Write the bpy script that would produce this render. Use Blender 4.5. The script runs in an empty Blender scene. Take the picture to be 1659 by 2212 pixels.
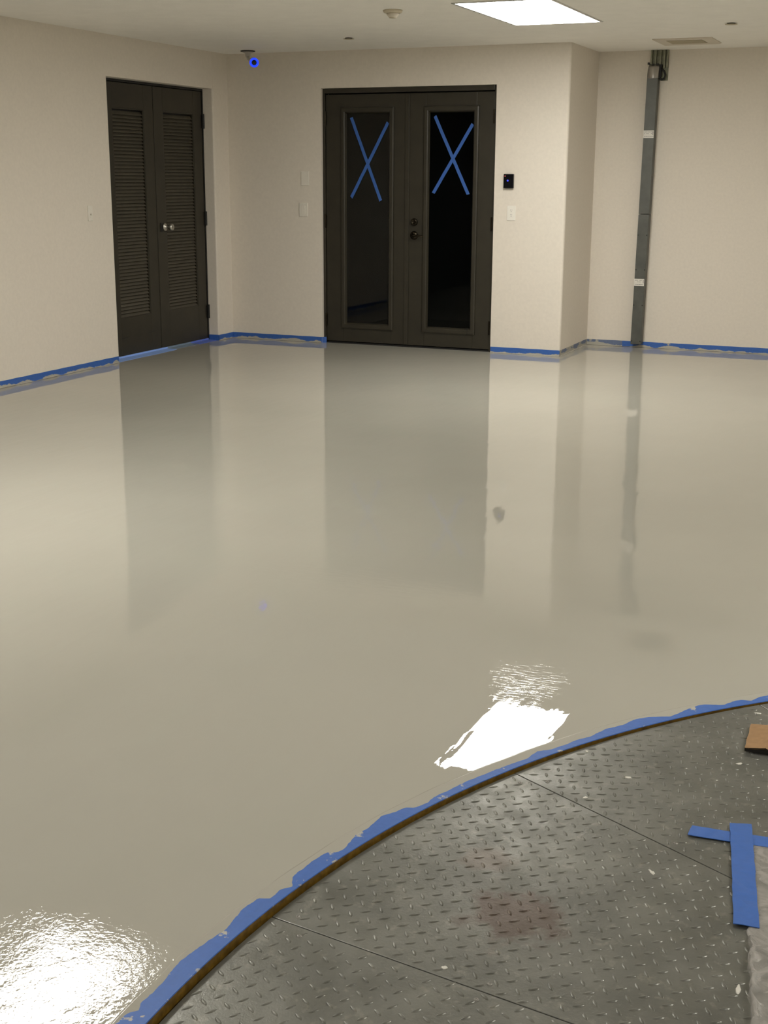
import bpy, bmesh, math, random
import numpy as np
from mathutils import Vector, Matrix
random.seed(7)
C = bpy.context.scene.collection
PI = math.pi

# ------------------------------------------------------------------ camera
H = 2.44
LW, BW, CE, RW = -5.903, 10.387, -2.846, 11.266      # left wall x, back wall y, corner x, alcove wall y
cam_d = bpy.data.cameras.new('camera'); cam = bpy.data.objects.new('camera', cam_d); C.objects.link(cam)
cam_d.sensor_fit = 'VERTICAL'; cam_d.sensor_height = 24; cam_d.lens = 2812.27/2212*24
cam_d.clip_start = 0.05; cam_d.clip_end = 60
_F = Vector((-0.378032, 0.891358, -0.250146)); _R = Vector((0.920125, 0.391595, 0.004857)); _U = Vector((-0.102285, 0.22833, 0.968196))
cam.matrix_world = Matrix(((_R.x, _U.x, -_F.x, 0), (_R.y, _U.y, -_F.y, 0), (_R.z, _U.z, -_F.z, 1.432), (0, 0, 0, 1)))
bpy.context.scene.camera = cam

# ------------------------------------------------------------------ world and exposure
w = bpy.data.worlds.new('world'); bpy.context.scene.world = w; w.use_nodes = True
w.node_tree.nodes['Background'].inputs[0].default_value = (0.02, 0.02, 0.022, 1)
w.node_tree.nodes['Background'].inputs[1].default_value = 0.05
vs = bpy.context.scene.view_settings
vs.view_transform = 'Standard'; vs.look = 'None'; vs.gamma = 1; vs.exposure = 0.0; vs.use_curve_mapping = False
LAMP = 29.0                     # radiance of the ceiling light diffusers
LAMP_COL = (1.0, 0.97, 0.90)
# the ceiling lights: (x0, x1, y0, y1); after the second, unseen ones added to brighten the walls
LIGHTS = [(-2.902, -2.282, 7.837, 9.105), (-3.92, -3.30, 3.63, 4.90), (2.1, 2.72, 7.84, 9.1), (1.2, 1.82, 3.2, 4.47),
          (-3.92, -3.30, -.60, .67), (1.2, 1.82, -1.6, -0.33)]

XR, YB = 5.2, -4.6
TCX, TCY, TR = 1.434, 1.704, 2.583                   # turntable pit
FALL = -.0185
# ------------------------------------------------------------------ materials
def srgb(r, g, b):
    f = lambda c: (c/255/12.92) if c/255 <= .04045 else ((c/255+.055)/1.055)**2.4
    return (f(r), f(g), f(b), 1)
def mat(name, col, rough=.5, metal=0., spec=.5, noise=None, bump=None, emit=None, coat=0.):
    """noise = (scale, amount, detail); bump = (scale, distance)"""
    m = bpy.data.materials.new(name); m.use_nodes = True; nt = m.node_tree; N = nt.nodes; L = nt.links
    p = N['Principled BSDF']
    c = col if len(col) == 4 else (*col, 1)
    p.inputs['Base Color'].default_value = c; p.inputs['Roughness'].default_value = rough; p.inputs['Metallic'].default_value = metal
    p.inputs['Specular IOR Level'].default_value = spec
    if coat: p.inputs['Coat Weight'].default_value = coat; p.inputs['Coat Roughness'].default_value = .05
    tc = N.new('ShaderNodeNewGeometry')
    if noise:
        n = N.new('ShaderNodeTexNoise'); n.inputs['Scale'].default_value = noise[0]; n.inputs['Detail'].default_value = noise[2] if len(noise) > 2 else 4
        L.new(tc.outputs['Position'], n.inputs['Vector'])
        mr = N.new('ShaderNodeMapRange'); L.new(n.outputs['Fac'], mr.inputs[0])
        mr.inputs[1].default_value = .3; mr.inputs[2].default_value = .7; mr.inputs[3].default_value = 1-noise[1]; mr.inputs[4].default_value = 1+noise[1]
        mx = N.new('ShaderNodeVectorMath'); mx.operation = 'SCALE'; mx.inputs[0].default_value = c[:3]; L.new(mr.outputs[0], mx.inputs['Scale'])
        L.new(mx.outputs[0], p.inputs['Base Color'])
    if bump:
        n = N.new('ShaderNodeTexNoise'); n.inputs['Scale'].default_value = bump[0]; n.inputs['Detail'].default_value = 3
        L.new(tc.outputs['Position'], n.inputs['Vector'])
        b = N.new('ShaderNodeBump'); b.inputs['Distance'].default_value = bump[1]; b.inputs['Strength'].default_value = 1
        L.new(n.outputs['Fac'], b.inputs['Height']); L.new(b.outputs[0], p.inputs['Normal'])
    if emit:
        p.inputs['Emission Color'].default_value = (*emit[0], 1); p.inputs['Emission Strength'].default_value = emit[1]
    return m
def nodes(m): return m.node_tree.nodes, m.node_tree.links, m.node_tree.nodes['Principled BSDF']

WALL = mat('wall_paint', (.76, .70, .615), .75, noise=(45, .025, 6), bump=(160, .0006))
CEIL = mat('ceiling_paint', (.93, .905, .85), .85, noise=(8, .02, 4), bump=(60, .0015))
PLATE = mat('cover_plate_plastic', (.80, .76, .68), .35)
PLATE_W = mat('white_plastic', (.82, .79, .72), .4)
DOORP = mat('dark_brown_door_paint', srgb(47, 43, 33), .42, noise=(9, .12, 5), bump=(90, .0004))
SLATM = mat('dark_slat_paint', srgb(76, 71, 60), .5, noise=(20, .12, 4))
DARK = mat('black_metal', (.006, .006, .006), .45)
BRONZE = mat('dark_bronze', (.05, .042, .03), .22, metal=1.)
NICKEL = mat('brushed_nickel', (.55, .53, .48), .28, metal=1.)
STEELC = mat('channel_steel', srgb(94, 95, 91), .5, metal=.45, noise=(14, .12, 5), bump=(70, .0004))
STEELT = mat('bright_sheet_steel', srgb(175, 172, 168), .32, metal=.75, noise=(25, .1, 4))
GALV = mat('galvanised_back_rail', srgb(135, 135, 115), .5, metal=.3, noise=(30, .2, 4))
STICK = mat('white_sticker', (.75, .72, .66), .4)
INK = mat('print_ink', (.12, .12, .13), .6)
ALU = mat('light_frame_aluminium', (.55, .55, .53), .35, metal=.7)
BEIGE = mat('beige_plastic', (.60, .53, .40), .5)
BEIGE2 = mat('vent_grille_plastic', (.50, .44, .32), .6)
VFRAME = mat('vent_frame_enamel', (.66, .60, .50), .5)
CAMW = mat('camera_housing_plastic', (.55, .52, .48), .5)
OCHRE = mat('ochre_painted_rim', srgb(104, 78, 20), .5, noise=(60, .45, 6), bump=(120, .0006))
PITM = mat('dark_pit', (.01, .01, .01), .9)
CARD = mat('brown_board', srgb(152, 118, 80), .75, noise=(60, .10, 5))
CARD_SHADE = mat('board_shadow', (.01, .009, .006), .9)  # near-black for the painted shadow below the board scrap
FLAKE = mat('dried_paint', (.62, .60, .54), .5)
SCREW = mat('screw_steel', (.26, .25, .23), .4, metal=.8)
LED = mat('led_ring', (.01, .02, .3), .4, emit=((.012, .05, 1.), 1.35))
LEDD = mat('led_dot', (.01, .02, .3), .4, emit=((.06, .08, 1.), 1.2))
LEDR = mat('led_red', (.3, .02, .02), .4, emit=((1., .25, .2), .7))
LENS = mat('black_lens', (.002, .002, .004), .15)
DIFF = mat('lit_diffuser', (.9, .9, .9), .5, emit=(LAMP_COL, LAMP))
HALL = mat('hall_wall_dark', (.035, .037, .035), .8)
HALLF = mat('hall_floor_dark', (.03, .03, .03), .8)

def glass_mat():
    m = bpy.data.materials.new('door_glass'); m.use_nodes = True; N = m.node_tree.nodes; L = m.node_tree.links
    N.clear(); o = N.new('ShaderNodeOutputMaterial'); mx = N.new('ShaderNodeMixShader'); t = N.new('ShaderNodeBsdfTransparent'); g = N.new('ShaderNodeBsdfGlossy')
    fr = N.new('ShaderNodeFresnel'); fr.inputs['IOR'].default_value = 1.36
    t.inputs[0].default_value = (.50, .54, .52, 1); g.inputs['Roughness'].default_value = .03
    L.new(fr.outputs[0], mx.inputs[0]); L.new(t.outputs[0], mx.inputs[1]); L.new(g.outputs[0], mx.inputs[2]); L.new(mx.outputs[0], o.inputs[0])
    return m
GLASS = glass_mat()

def film_mat():
    m = bpy.data.materials.new('clear_plastic_film'); m.use_nodes = True; N, L, p = nodes(m)
    o = N['Material Output']; p.inputs['Base Color'].default_value = (.52, .49, .46, 1); p.inputs['Roughness'].default_value = .22
    geo = N.new('ShaderNodeNewGeometry'); n = N.new('ShaderNodeTexNoise'); n.inputs['Scale'].default_value = 22; n.inputs['Detail'].default_value = 6; n.inputs['Distortion'].default_value = 1.2
    L.new(geo.outputs['Position'], n.inputs['Vector'])
    b = N.new('ShaderNodeBump'); b.inputs['Distance'].default_value = .006; L.new(n.outputs['Fac'], b.inputs['Height']); L.new(b.outputs[0], p.inputs['Normal'])
    t = N.new('ShaderNodeBsdfTransparent'); mx = N.new('ShaderNodeMixShader'); mr = N.new('ShaderNodeMapRange')
    mr.inputs[1].default_value = .35; mr.inputs[2].default_value = .65; mr.inputs[3].default_value = .3; mr.inputs[4].default_value = .6
    L.new(n.outputs['Fac'], mr.inputs[0]); L.new(mr.outputs[0], mx.inputs[0]); L.new(t.outputs[0], mx.inputs[1]); L.new(p.outputs[0], mx.inputs[2]); L.new(mx.outputs[0], o.inputs[0])
    return m
FILM = film_mat()

def floor_mat():
    m = bpy.data.materials.new('glossy_epoxy_floor'); m.use_nodes = True; N, L, p = nodes(m)
    p.inputs['Roughness'].default_value = .006; p.inputs['IOR'].default_value = 1.5
    geo = N.new('ShaderNodeNewGeometry')
    def noise(scale, detail=2, dist=0., vec=None):
        n = N.new('ShaderNodeTexNoise'); n.inputs['Scale'].default_value = scale; n.inputs['Detail'].default_value = detail; n.inputs['Distortion'].default_value = dist
        L.new(vec or geo.outputs['Position'], n.inputs['Vector']); return n.outputs['Fac']
    def math_(op, a, b=None, c=None):
        n = N.new('ShaderNodeMath'); n.operation = op
        for i, v in enumerate((a, b, c)):
            if v is None: continue
            if isinstance(v, (int, float)): n.inputs[i].default_value = v
            else: L.new(v, n.inputs[i])
        return n.outputs[0]
    def ramp(v, a, b, c=0., d=1.):
        r = N.new('ShaderNodeMapRange'); r.interpolation_type = 'SMOOTHSTEP'; L.new(v, r.inputs[0])
        r.inputs[1].default_value = a; r.inputs[2].default_value = b; r.inputs[3].default_value = c; r.inputs[4].default_value = d; return r.outputs[0]
    cm = ramp(noise(.8, 3), .3, .7, .97, 1.03)
    sc = N.new('ShaderNodeVectorMath'); sc.operation = 'SCALE'; sc.inputs[0].default_value = (.415, .398, .345); L.new(cm, sc.inputs['Scale']); L.new(sc.outputs[0], p.inputs['Base Color'])
    sx = N.new('ShaderNodeSeparateXYZ'); L.new(geo.outputs['Position'], sx.inputs[0]); X, Y = sx.outputs[0], sx.outputs[1]
    # long soft waves left by the roller everywhere
    h1 = math_('MULTIPLY', noise(3.2, 2), .00016)
    h1b = math_('MULTIPLY', noise(13, 2), .00002)
    mr_ = N.new('ShaderNodeMapping'); mr_.inputs['Scale'].default_value = (16, 3.5, 1); L.new(geo.outputs['Position'], mr_.inputs['Vector'])
    h1b = math_('ADD', h1b, math_('MULTIPLY', noise(1, 2, 0., mr_.outputs[0]), .00055))
    h1b = math_('ADD', h1b, math_('MULTIPLY', noise(48, 2), .000018))
    # orange peel where the coat was worked last, by the lower left of the turntable
    wob = math_('MULTIPLY', math_('SUBTRACT', noise(3, 3), .5), .30)
    yy = math_('ADD', math_('ADD', Y, math_('MULTIPLY', X, .12)), wob)
    mask = ramp(yy, 1.62, 1.80, 1., 0.)
    h2 = math_('MULTIPLY', math_('ADD', math_('MULTIPLY', noise(120, 2, .5), .00030), math_('MULTIPLY', noise(28, 2, .5), .0005)), mask)
    # brush strokes and ripples along the turntable's far edge
    dx = math_('ADD', X, 1.02); dy = math_('SUBTRACT', Y, 3.52)
    dd = math_('SQRT', math_('ADD', math_('MULTIPLY', math_('MULTIPLY', dx, dx), 1.4), math_('MULTIPLY', dy, dy)))
    m3 = ramp(dd, .04, .30, 1., 0.)
    mp = N.new('ShaderNodeMapping'); mp.inputs['Rotation'].default_value = (0, 0, math.radians(-20)); mp.inputs['Scale'].default_value = (1, 3.2, 1); L.new(geo.outputs['Position'], mp.inputs['Vector'])
    h3 = math_('MULTIPLY', math_('MULTIPLY', noise(26, 4, .8, mp.outputs[0]), .00020), m3)
    # faint stripe of overlapping roller passes in the middle of the room
    ex = math_('ADD', X, 1.85); ey = math_('SUBTRACT', Y, 4.15)
    de = math_('SQRT', math_('ADD', math_('MULTIPLY', math_('MULTIPLY', ex, ex), .12), math_('MULTIPLY', ey, ey)))
    m4 = ramp(de, .03, .26, 1., 0.)
    h4 = math_('MULTIPLY', math_('MULTIPLY', noise(9, 3, .5, mp.outputs[0]), .0007), m4)
    # the screed falls slightly towards the pit
    h1 = math_('ADD', h1, math_('ADD', math_('MULTIPLY', ramp(Y, 1.8, 4.0, 0., 1.), FALL), math_('MULTIPLY', math_('MULTIPLY', ramp(X, -2.2, 0., 0., 1.), ramp(Y, 2.2, 4.4, 1., 0.)), -.006)))
    tot = math_('ADD', math_('ADD', math_('ADD', h1, h1b), h2), math_('ADD', h3, h4))
    b = N.new('ShaderNodeBump'); b.inputs['Distance'].default_value = 1.; b.inputs['Strength'].default_value = 1.
    L.new(tot, b.inputs['Height']); L.new(b.outputs[0], p.inputs['Normal'])
    return m
FLOORM = floor_mat()

def tape_mat(name, col, smear=.0, smear_scale=14, low=None, rough=.45):
    """blue masking tape; smear = share of dried beige paint wiped over it; low = paint line height at the foot of a wall"""
    m = bpy.data.materials.new(name); m.use_nodes = True; N, L, p = nodes(m)
    p.inputs['Roughness'].default_value = rough
    geo = N.new('ShaderNodeNewGeometry')
    n = N.new('ShaderNodeTexNoise'); n.inputs['Scale'].default_value = smear_scale; n.inputs['Detail'].default_value = 5; n.inputs['Roughness'].default_value = .6
    L.new(geo.outputs['Position'], n.inputs['Vector'])
    fac = n.outputs['Fac']
    if low is not None:
        sx = N.new('ShaderNodeSeparateXYZ'); L.new(geo.outputs['Position'], sx.inputs[0])
        n.inputs['Scale'].default_value = 5
        a = N.new('ShaderNodeMapRange'); L.new(sx.outputs[2], a.inputs[0]); a.inputs[1].default_value = low; a.inputs[2].default_value = low+.045; a.inputs[3].default_value = .20; a.inputs[4].default_value = -.10; a.inputs[2].default_value = low+.030
        s = N.new('ShaderNodeMath'); s.operation = 'ADD'; L.new(fac, s.inputs[0]); L.new(a.outputs[0], s.inputs[1]); fac = s.outputs[0]
    r = N.new('ShaderNodeMapRange'); L.new(fac, r.inputs[0]); t = .5+.25*(1-smear*2)
    r.inputs[1].default_value = t; r.inputs[2].default_value = t+.03
    n2 = N.new('ShaderNodeTexNoise'); n2.inputs['Scale'].default_value = 60; L.new(geo.outputs['Position'], n2.inputs['Vector'])
    cr = N.new('ShaderNodeMapRange'); L.new(n2.outputs['Fac'], cr.inputs[0]); cr.inputs[3].default_value = .88; cr.inputs[4].default_value = 1.12
    sc = N.new('ShaderNodeVectorMath'); sc.operation = 'SCALE'; sc.inputs[0].default_value = col[:3]; L.new(cr.outputs[0], sc.inputs['Scale'])
    mx = N.new('ShaderNodeMix'); mx.data_type = 'RGBA'; L.new(r.outputs[0], mx.inputs['Factor']); L.new(sc.outputs[0], mx.inputs[6]); mx.inputs[7].default_value = (.43, .41, .35, 1)
    L.new(mx.outputs[2], p.inputs['Base Color'])
    b = N.new('ShaderNodeBump'); b.inputs['Distance'].default_value = .0007; L.new(n2.outputs['Fac'], b.inputs['Height']); L.new(b.outputs[0], p.inputs['Normal'])
    return m
TB = (.038, .125, .43, 1)
TAPE = tape_mat('blue_masking_tape', TB, .02)
TAPE_F = tape_mat('blue_masking_tape_smeared', TB, .30, 16, rough=.5)
TAPE_W = tape_mat('blue_masking_tape_wall', TB, .38, 6, low=.0)
TAPE_W2 = tape_mat('blue_masking_tape_painted_over', (.13, .17, .28, 1), .62, 5, low=.0)
TAPE_C = tape_mat('clean_blue_masking_tape', TB, .0)
TAPE_LIT = tape_mat('top_lit_blue_tape', (.28, .44, .86, 1), .05)  # pale colour paints in the light falling on the flat tape
TAPE_G = tape_mat('grey_blue_tape', (.20, .27, .36, 1), .15)
TAPE_V = tape_mat('violet_blue_tape', (.12, .19, .62, 1), .25)

def plate_mat():
    m = bpy.data.materials.new('grey_diamond_plate_steel'); m.use_nodes = True; N, L, p = nodes(m)
    geo = N.new('ShaderNodeNewGeometry')
    def noise(s, d=5, vec=None):
        n = N.new('ShaderNodeTexNoise'); n.inputs['Scale'].default_value = s; n.inputs['Detail'].default_value = d; n.inputs['Roughness'].default_value = .6
        L.new(vec or geo.outputs['Position'], n.inputs['Vector']); return n.outputs['Fac']
    def mr(v, a, b, c, d):
        r = N.new('ShaderNodeMapRange'); L.new(v, r.inputs[0]); r.inputs[1].default_value = a; r.inputs[2].default_value = b; r.inputs[3].default_value = c; r.inputs[4].default_value = d; return r.outputs[0]
    def mix(f, a, b):
        x = N.new('ShaderNodeMix'); x.data_type = 'RGBA'; L.new(f, x.inputs['Factor'])
        for i, v in ((6, a), (7, b)):
            if isinstance(v, tuple): x.inputs[i].default_value = v
            else: L.new(v, x.inputs[i])
        return x.outputs[2]
    def blob(x, y, r):
        s = N.new('ShaderNodeVectorMath'); s.operation = 'DISTANCE'; L.new(geo.outputs['Position'], s.inputs[0]); s.inputs[1].default_value = (x, y, -.01)
        a = N.new('ShaderNodeMath'); a.operation = 'MULTIPLY_ADD'; L.new(noise(14, 4), a.inputs[0]); a.inputs[1].default_value = -r*2.4; L.new(s.outputs['Value'], a.inputs[2])
        return mr(a.outputs[0], -r*.55, -r*.1, 1., 0.)
    c = mix(mr(noise(7, 6), .38, .66, 0, 1), (.145, .145, .128, 1), (.205, .203, .182, 1))
    c = mix(mr(noise(34, 6), .58, .74, 0, .55), c, (.33, .32, .275, 1))
    st = blob(-.655, 2.262, .105); k = N.new('ShaderNodeMath'); k.operation = 'MULTIPLY'; L.new(st, k.inputs[0]); k.inputs[1].default_value = .75
    c = mix(k.outputs[0], c, (.095, .062, .048, 1))
    st = blob(-.79, 2.44, .06); k = N.new('ShaderNodeMath'); k.operation = 'MULTIPLY'; L.new(st, k.inputs[0]); k.inputs[1].default_value = .45
    c = mix(k.outputs[0], c, (.12, .082, .06, 1))
    L.new(c, p.inputs['Base Color']); p.inputs['Metallic'].default_value = .5
    L.new(mr(noise(18, 4), .35, .65, .29, .44), p.inputs['Roughness'])
    b = N.new('ShaderNodeBump'); b.inputs['Distance'].default_value = .0006; L.new(noise(140, 4), b.inputs['Height']); L.new(b.outputs[0], p.inputs['Normal'])
    return m
STEELP = plate_mat()
TREADM = plate_mat(); TREADM.name = 'worn_tread_steel'
_p = TREADM.node_tree.nodes['Principled BSDF']
for _l in list(_p.inputs['Roughness'].links): TREADM.node_tree.links.remove(_l)
_p.inputs['Roughness'].default_value = .37; _p.inputs['Metallic'].default_value = .6

# ------------------------------------------------------------------ helpers
class MB:
    def __init__(s): s.v = []; s.f = []; s.sm = []
    def add(s, v, f, smooth=False):
        o = len(s.v); s.v += [tuple(p) for p in v]; s.f += [tuple(i+o for i in q) for q in f]; s.sm += [smooth]*len(f); return s
    def box(s, a, b):
        x0, y0, z0 = a; x1, y1, z1 = b
        v = [(x, y, z) for z in (z0, z1) for y in (y0, y1) for x in (x0, x1)]
        return s.add(v, [(0, 2, 3, 1), (4, 5, 7, 6), (0, 1, 5, 4), (2, 6, 7, 3), (0, 4, 6, 2), (1, 3, 7, 5)])
    def xform(s, M, start=0):
        s.v = s.v[:start]+[tuple(M @ Vector(p)) for p in s.v[start:]]; return s
    def lathe(s, prof, n=32, smooth=True):          # profile (r, z) about z
        v = []; f = []
        for r, z in prof:
            for i in range(n): a = 2*PI*i/n; v.append((r*math.cos(a), r*math.sin(a), z))
        for k in range(len(prof)-1):
            for i in range(n): j = (i+1) % n; f.append((k*n+i, k*n+j, (k+1)*n+j, (k+1)*n+i))
        s.add(v, f, smooth)
        s.add([v[i] for i in range(n)], [tuple(range(n))[::-1]]); s.add([v[(len(prof)-1)*n+i] for i in range(n)], [tuple(range(n))])
        return s
    def tube(s, pts, r, n=12):
        P = [Vector(p) for p in pts]; v = []; f = []
        for k, p in enumerate(P):
            t = (P[min(k+1, len(P)-1)]-P[max(k-1, 0)]).normalized(); q = t.to_track_quat('Z', 'Y')
            rr = r[k] if isinstance(r, (list, tuple)) else r
            for i in range(n): a = 2*PI*i/n; v.append(p+q @ Vector((rr*math.cos(a), rr*math.sin(a), 0)))
        for k in range(len(P)-1):
            for i in range(n): j = (i+1) % n; f.append((k*n+i, k*n+j, (k+1)*n+j, (k+1)*n+i))
        s.add(v, f, True); s.add(v[:n], [tuple(range(n))[::-1]]); s.add(v[-n:], [tuple(range(n))]); return s
    def build(s, name, m, parent=None, bevel=0., loc=None, segs=2):
        me = bpy.data.meshes.new(name); me.from_pydata([tuple(p) for p in s.v], [], s.f)
        me.polygons.foreach_set('use_smooth', s.sm); me.materials.append(m); me.update()
        o = bpy.data.objects.new(name, me); C.objects.link(o)
        if parent is not None: o.parent = parent
        if loc is not None: o.location = loc
        if bevel:
            b = o.modifiers.new('bevel', 'BEVEL'); b.width = bevel; b.segments = segs; b.limit_method = 'ANGLE'; b.angle_limit = math.radians(40)
        return o
def tag(o, label=None, cat=None, group=None, kind=None):
    if label: o['label'] = label
    if cat: o['category'] = cat
    if group: o['group'] = group
    if kind: o['kind'] = kind
    return o
def thing(name, label, cat, loc=(0, 0, 0), group=None, kind=None):
    o = bpy.data.objects.new(name, None); C.objects.link(o); o.location = loc; o.empty_display_size = .05
    return tag(o, label, cat, group, kind)
def box(name, a, b, m, parent=None, bevel=0.): return MB().box(a, b).build(name, m, parent, bevel)
def copy_tree(o, parent=None):
    c = o.copy(); C.objects.link(c); c.parent = parent
    for ch in list(o.children): copy_tree(ch, c)
    return c

# ------------------------------------------------------------------ room shell

def build_floor():
    n = 288; mb = MB()
    x0, x1, y0, y1 = LW-.16, XR+.1, YB-.1, RW+.12
    inner, outer = [], []
    angs = sorted([2*PI*i/n for i in range(n)]+[math.atan2(y-TCY, x-TCX) % (2*PI) for x in (x0, x1) for y in (y0, y1)])
    for a in angs:
        c, s = math.cos(a), math.sin(a); inner.append((TCX+TR*c, TCY+TR*s, 0))
        t = min(((x1-TCX)/c if c > 1e-9 else 1e9), ((x0-TCX)/c if c < -1e-9 else 1e9), ((y1-TCY)/s if s > 1e-9 else 1e9), ((y0-TCY)/s if s < -1e-9 else 1e9))
        outer.append((TCX+t*c, TCY+t*s, 0))
    k = len(angs)
    mb.add(inner+outer+[(x, y, -.02) for x, y, z in inner], [(i, k+i, k+(i+1) % k, (i+1) % k) for i in range(k)]+[(i, (i+1) % k, 2*k+(i+1) % k, 2*k+i) for i in range(k)])
    return tag(mb.build('floor', FLOORM), 'glossy beige grey painted floor still wet and reflecting the room', kind='structure')
floor = build_floor()
tag(box('ceiling', (LW-.16, YB-.1, H), (XR+.1, RW+.12, H+.1), CEIL), 'off white flat ceiling', kind='structure')

DL0, DL1, DTOP = 8.571, 10.130, 2.141                # louvred door opening in the left wall
DC0, DC1 = -5.003, -3.446                            # glazed door opening in the back wall
REC = .115
mb = MB()                                            # left wall with the door recess
def prism(mb, pts, z0=0., z1=H):
    k = len(pts); a = sum(pts[i][0]*pts[(i+1) % k][1]-pts[(i+1) % k][0]*pts[i][1] for i in range(k)); pts = pts if a > 0 else pts[::-1]
    return mb.add([(x, y, z0) for x, y in pts]+[(x, y, z1) for x, y in pts], [tuple(range(k))[::-1], tuple(range(k, 2*k))]+[(i, (i+1) % k, (i+1) % k+k, i+k) for i in range(k)])
def arc(cx, cy, r, a0, a1, n=6): return [(cx+r*math.cos(math.radians(a0+(a1-a0)*i/n)), cy+r*math.sin(math.radians(a0+(a1-a0)*i/n))) for i in range(n+1)]
mb.box((LW-.16, YB-.1, 0), (LW, .60, H)).box((LW-.16, .60, 2.25), (LW, 6.55, H)).box((LW-.16, 6.55, 0), (LW, DL0, H)).box((LW-.16, DL0, DTOP), (LW, DL1, H))
prism(mb, [(LW-.16, DL1), (LW-.16, BW+.16), (LW, BW+.16)]+arc(LW-.014, DL1+.014, .014, 0, -90))
mb.box((LW-.30, DL0-.1, 0), (LW-.16, DL1+.1, H))
tag(mb.build('wall_left', WALL), 'beige wall on the left holding the louvred double doors', kind='structure')
mb = MB()
mb.box((LW, BW, 0), (DC0, BW+.16, H)).box((DC0, BW, DTOP), (DC1, BW+.16, H))
prism(mb, [(DC1, BW)]+arc(CE-.022, BW+.022, .022, -90, 0)+[(CE, RW), (DC1, RW)])
tag(mb.build('wall_back', WALL), 'beige wall straight ahead holding the glazed double doors', kind='structure')
tag(box('wall_alcove', (CE, RW, 0), (XR+.1, RW+.12, H), WALL), 'beige wall set back on the right behind the steel duct', kind='structure')
tag(box('wall_right', (XR, YB-.1, 0), (XR+.1, RW, H), WALL), 'beige wall at the far right outside the picture', kind='structure')
tag(box('wall_rear', (LW, YB-.1, 0), (XR, YB, H), WALL), 'beige wall behind the camera', kind='structure')
d3 = thing('added_dark_door', 'unseen wide dark overhead door added in the left wall to darken the glass reflection', None, (LW-.08, 3.575, 0), kind='structure')  # unseen door, added so the right pane mirrors something dark
for k in range(4): MB().box((-.04, -2.974, .006+.561*k), (0, 2.974, .006+.561*k+.555)).build('added_dark_panel', HALL, d3, bevel=.006)
# dark hall seen through the door glass
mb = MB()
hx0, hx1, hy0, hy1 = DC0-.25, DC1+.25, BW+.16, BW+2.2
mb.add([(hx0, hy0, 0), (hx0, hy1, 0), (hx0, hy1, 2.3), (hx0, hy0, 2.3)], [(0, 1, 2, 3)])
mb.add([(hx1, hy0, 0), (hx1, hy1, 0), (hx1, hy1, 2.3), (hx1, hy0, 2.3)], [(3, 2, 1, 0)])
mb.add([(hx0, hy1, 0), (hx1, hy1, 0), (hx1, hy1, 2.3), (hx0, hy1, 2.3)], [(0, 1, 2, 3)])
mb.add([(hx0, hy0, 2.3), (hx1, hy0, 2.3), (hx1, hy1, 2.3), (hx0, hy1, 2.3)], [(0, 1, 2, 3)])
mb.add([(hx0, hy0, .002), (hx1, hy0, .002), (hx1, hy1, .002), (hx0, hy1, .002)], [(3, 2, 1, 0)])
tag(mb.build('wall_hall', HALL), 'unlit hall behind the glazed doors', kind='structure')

# ------------------------------------------------------------------ lights
def ceiling_light(i, x0, x1, y0, y1, label):
    t = thing('ceiling_light', label, 'light', (0, 0, 0))
    cx, cy = (x0+x1)/2, (y0+y1)/2; t.location = (cx, cy, H)
    hx, hy = (x1-x0)/2, (y1-y0)/2; f = .018; mb = MB()
    mb.box((-hx, -hy, -.005), (hx, -hy+f, 0)).box((-hx, hy-f, -.005), (hx, hy, 0)).box((-hx, -hy+f, -.005), (-hx+f, hy-f, 0)).box((hx-f, -hy+f, -.005), (hx, hy-f, 0))
    mb.build('frame', ALU, t)
    MB().box((-hx+f, -hy+f, -.003), (hx-f, hy-f, -.001)).build('diffuser', DIFF, t)
for i, (l, lab) in enumerate(zip(LIGHTS, ['flat rectangular ceiling light glowing white near the double doors, the only one in view',
        'flat rectangular ceiling light seen only as the bright reflection at the lower left',
        'added unseen fill light shaped as a ceiling light, beyond the duct wall side', 'added unseen fill light shaped as a ceiling light, over the turntable',
        'added unseen fill light shaped as a ceiling light, behind the camera on the left', 'added unseen fill light shaped as a ceiling light, behind the camera on the right'])):
    ceiling_light(i, *l, lab)

# ------------------------------------------------------------------ louvred double doors, left wall
PX = LW-.100                                         # face plane of the leaves
d1 = thing('door_1', 'dark brown louvred double doors recessed in the left wall', None, (PX, (DL0+DL1)/2, 0), kind='structure')
MID = (DL0+DL1)/2
def louvre_leaf(sgn):
    # local frame: x out of the wall, y along the wall from the meeting line, z up
    W = .755; a, b = .14, (.578 if sgn < 0 else .615); z0, z1 = .318, 1.932; T = .04
    ys = lambda u, v: (min(sgn*u, sgn*v), max(sgn*u, sgn*v))
    mb = MB()
    for (u, v, p, q) in ((.004, a, .02, 2.118), (b, W, .02, 2.118), (a, b, z1, 2.118), (a, b, .02, z0)):
        y0, y1 = ys(u, v); mb.box((-T, y0, p), (0, y1, q))
    leaf = mb.build('door_leaf', DOORP, d1, bevel=.0025)
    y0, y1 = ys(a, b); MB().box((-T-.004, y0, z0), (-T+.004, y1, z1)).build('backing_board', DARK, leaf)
    mb = MB(); e = .010
    for (c0, c1, p, q) in ((y0, y0+e, z0, z1), (y1-e, y1, z0, z1), (y0+e, y1-e, z1-e, z1), (y0+e, y1-e, z0, z0+e*.8)):
        mb.box((-.012, c0, p), (-.004, c1, q))
    mb.build('louvre_bead', DOORP, leaf)
    # slats
    n = 59; pitch = (z1-z0-.03)/n; sm = MB().box((-.017, y0+.010, -.003), (.017, y1-.010, .003))
    sm.xform(Matrix.Rotation(math.radians(52), 4, 'Y'))
    s0 = sm.build('slat', SLATM, leaf, loc=(-.0185, 0, z0+.02))
    for k in range(1, n):
        c = s0.copy(); C.objects.link(c); c.parent = leaf; c.location = (-.0185, 0, z0+.02+k*pitch)
    return leaf
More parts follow.
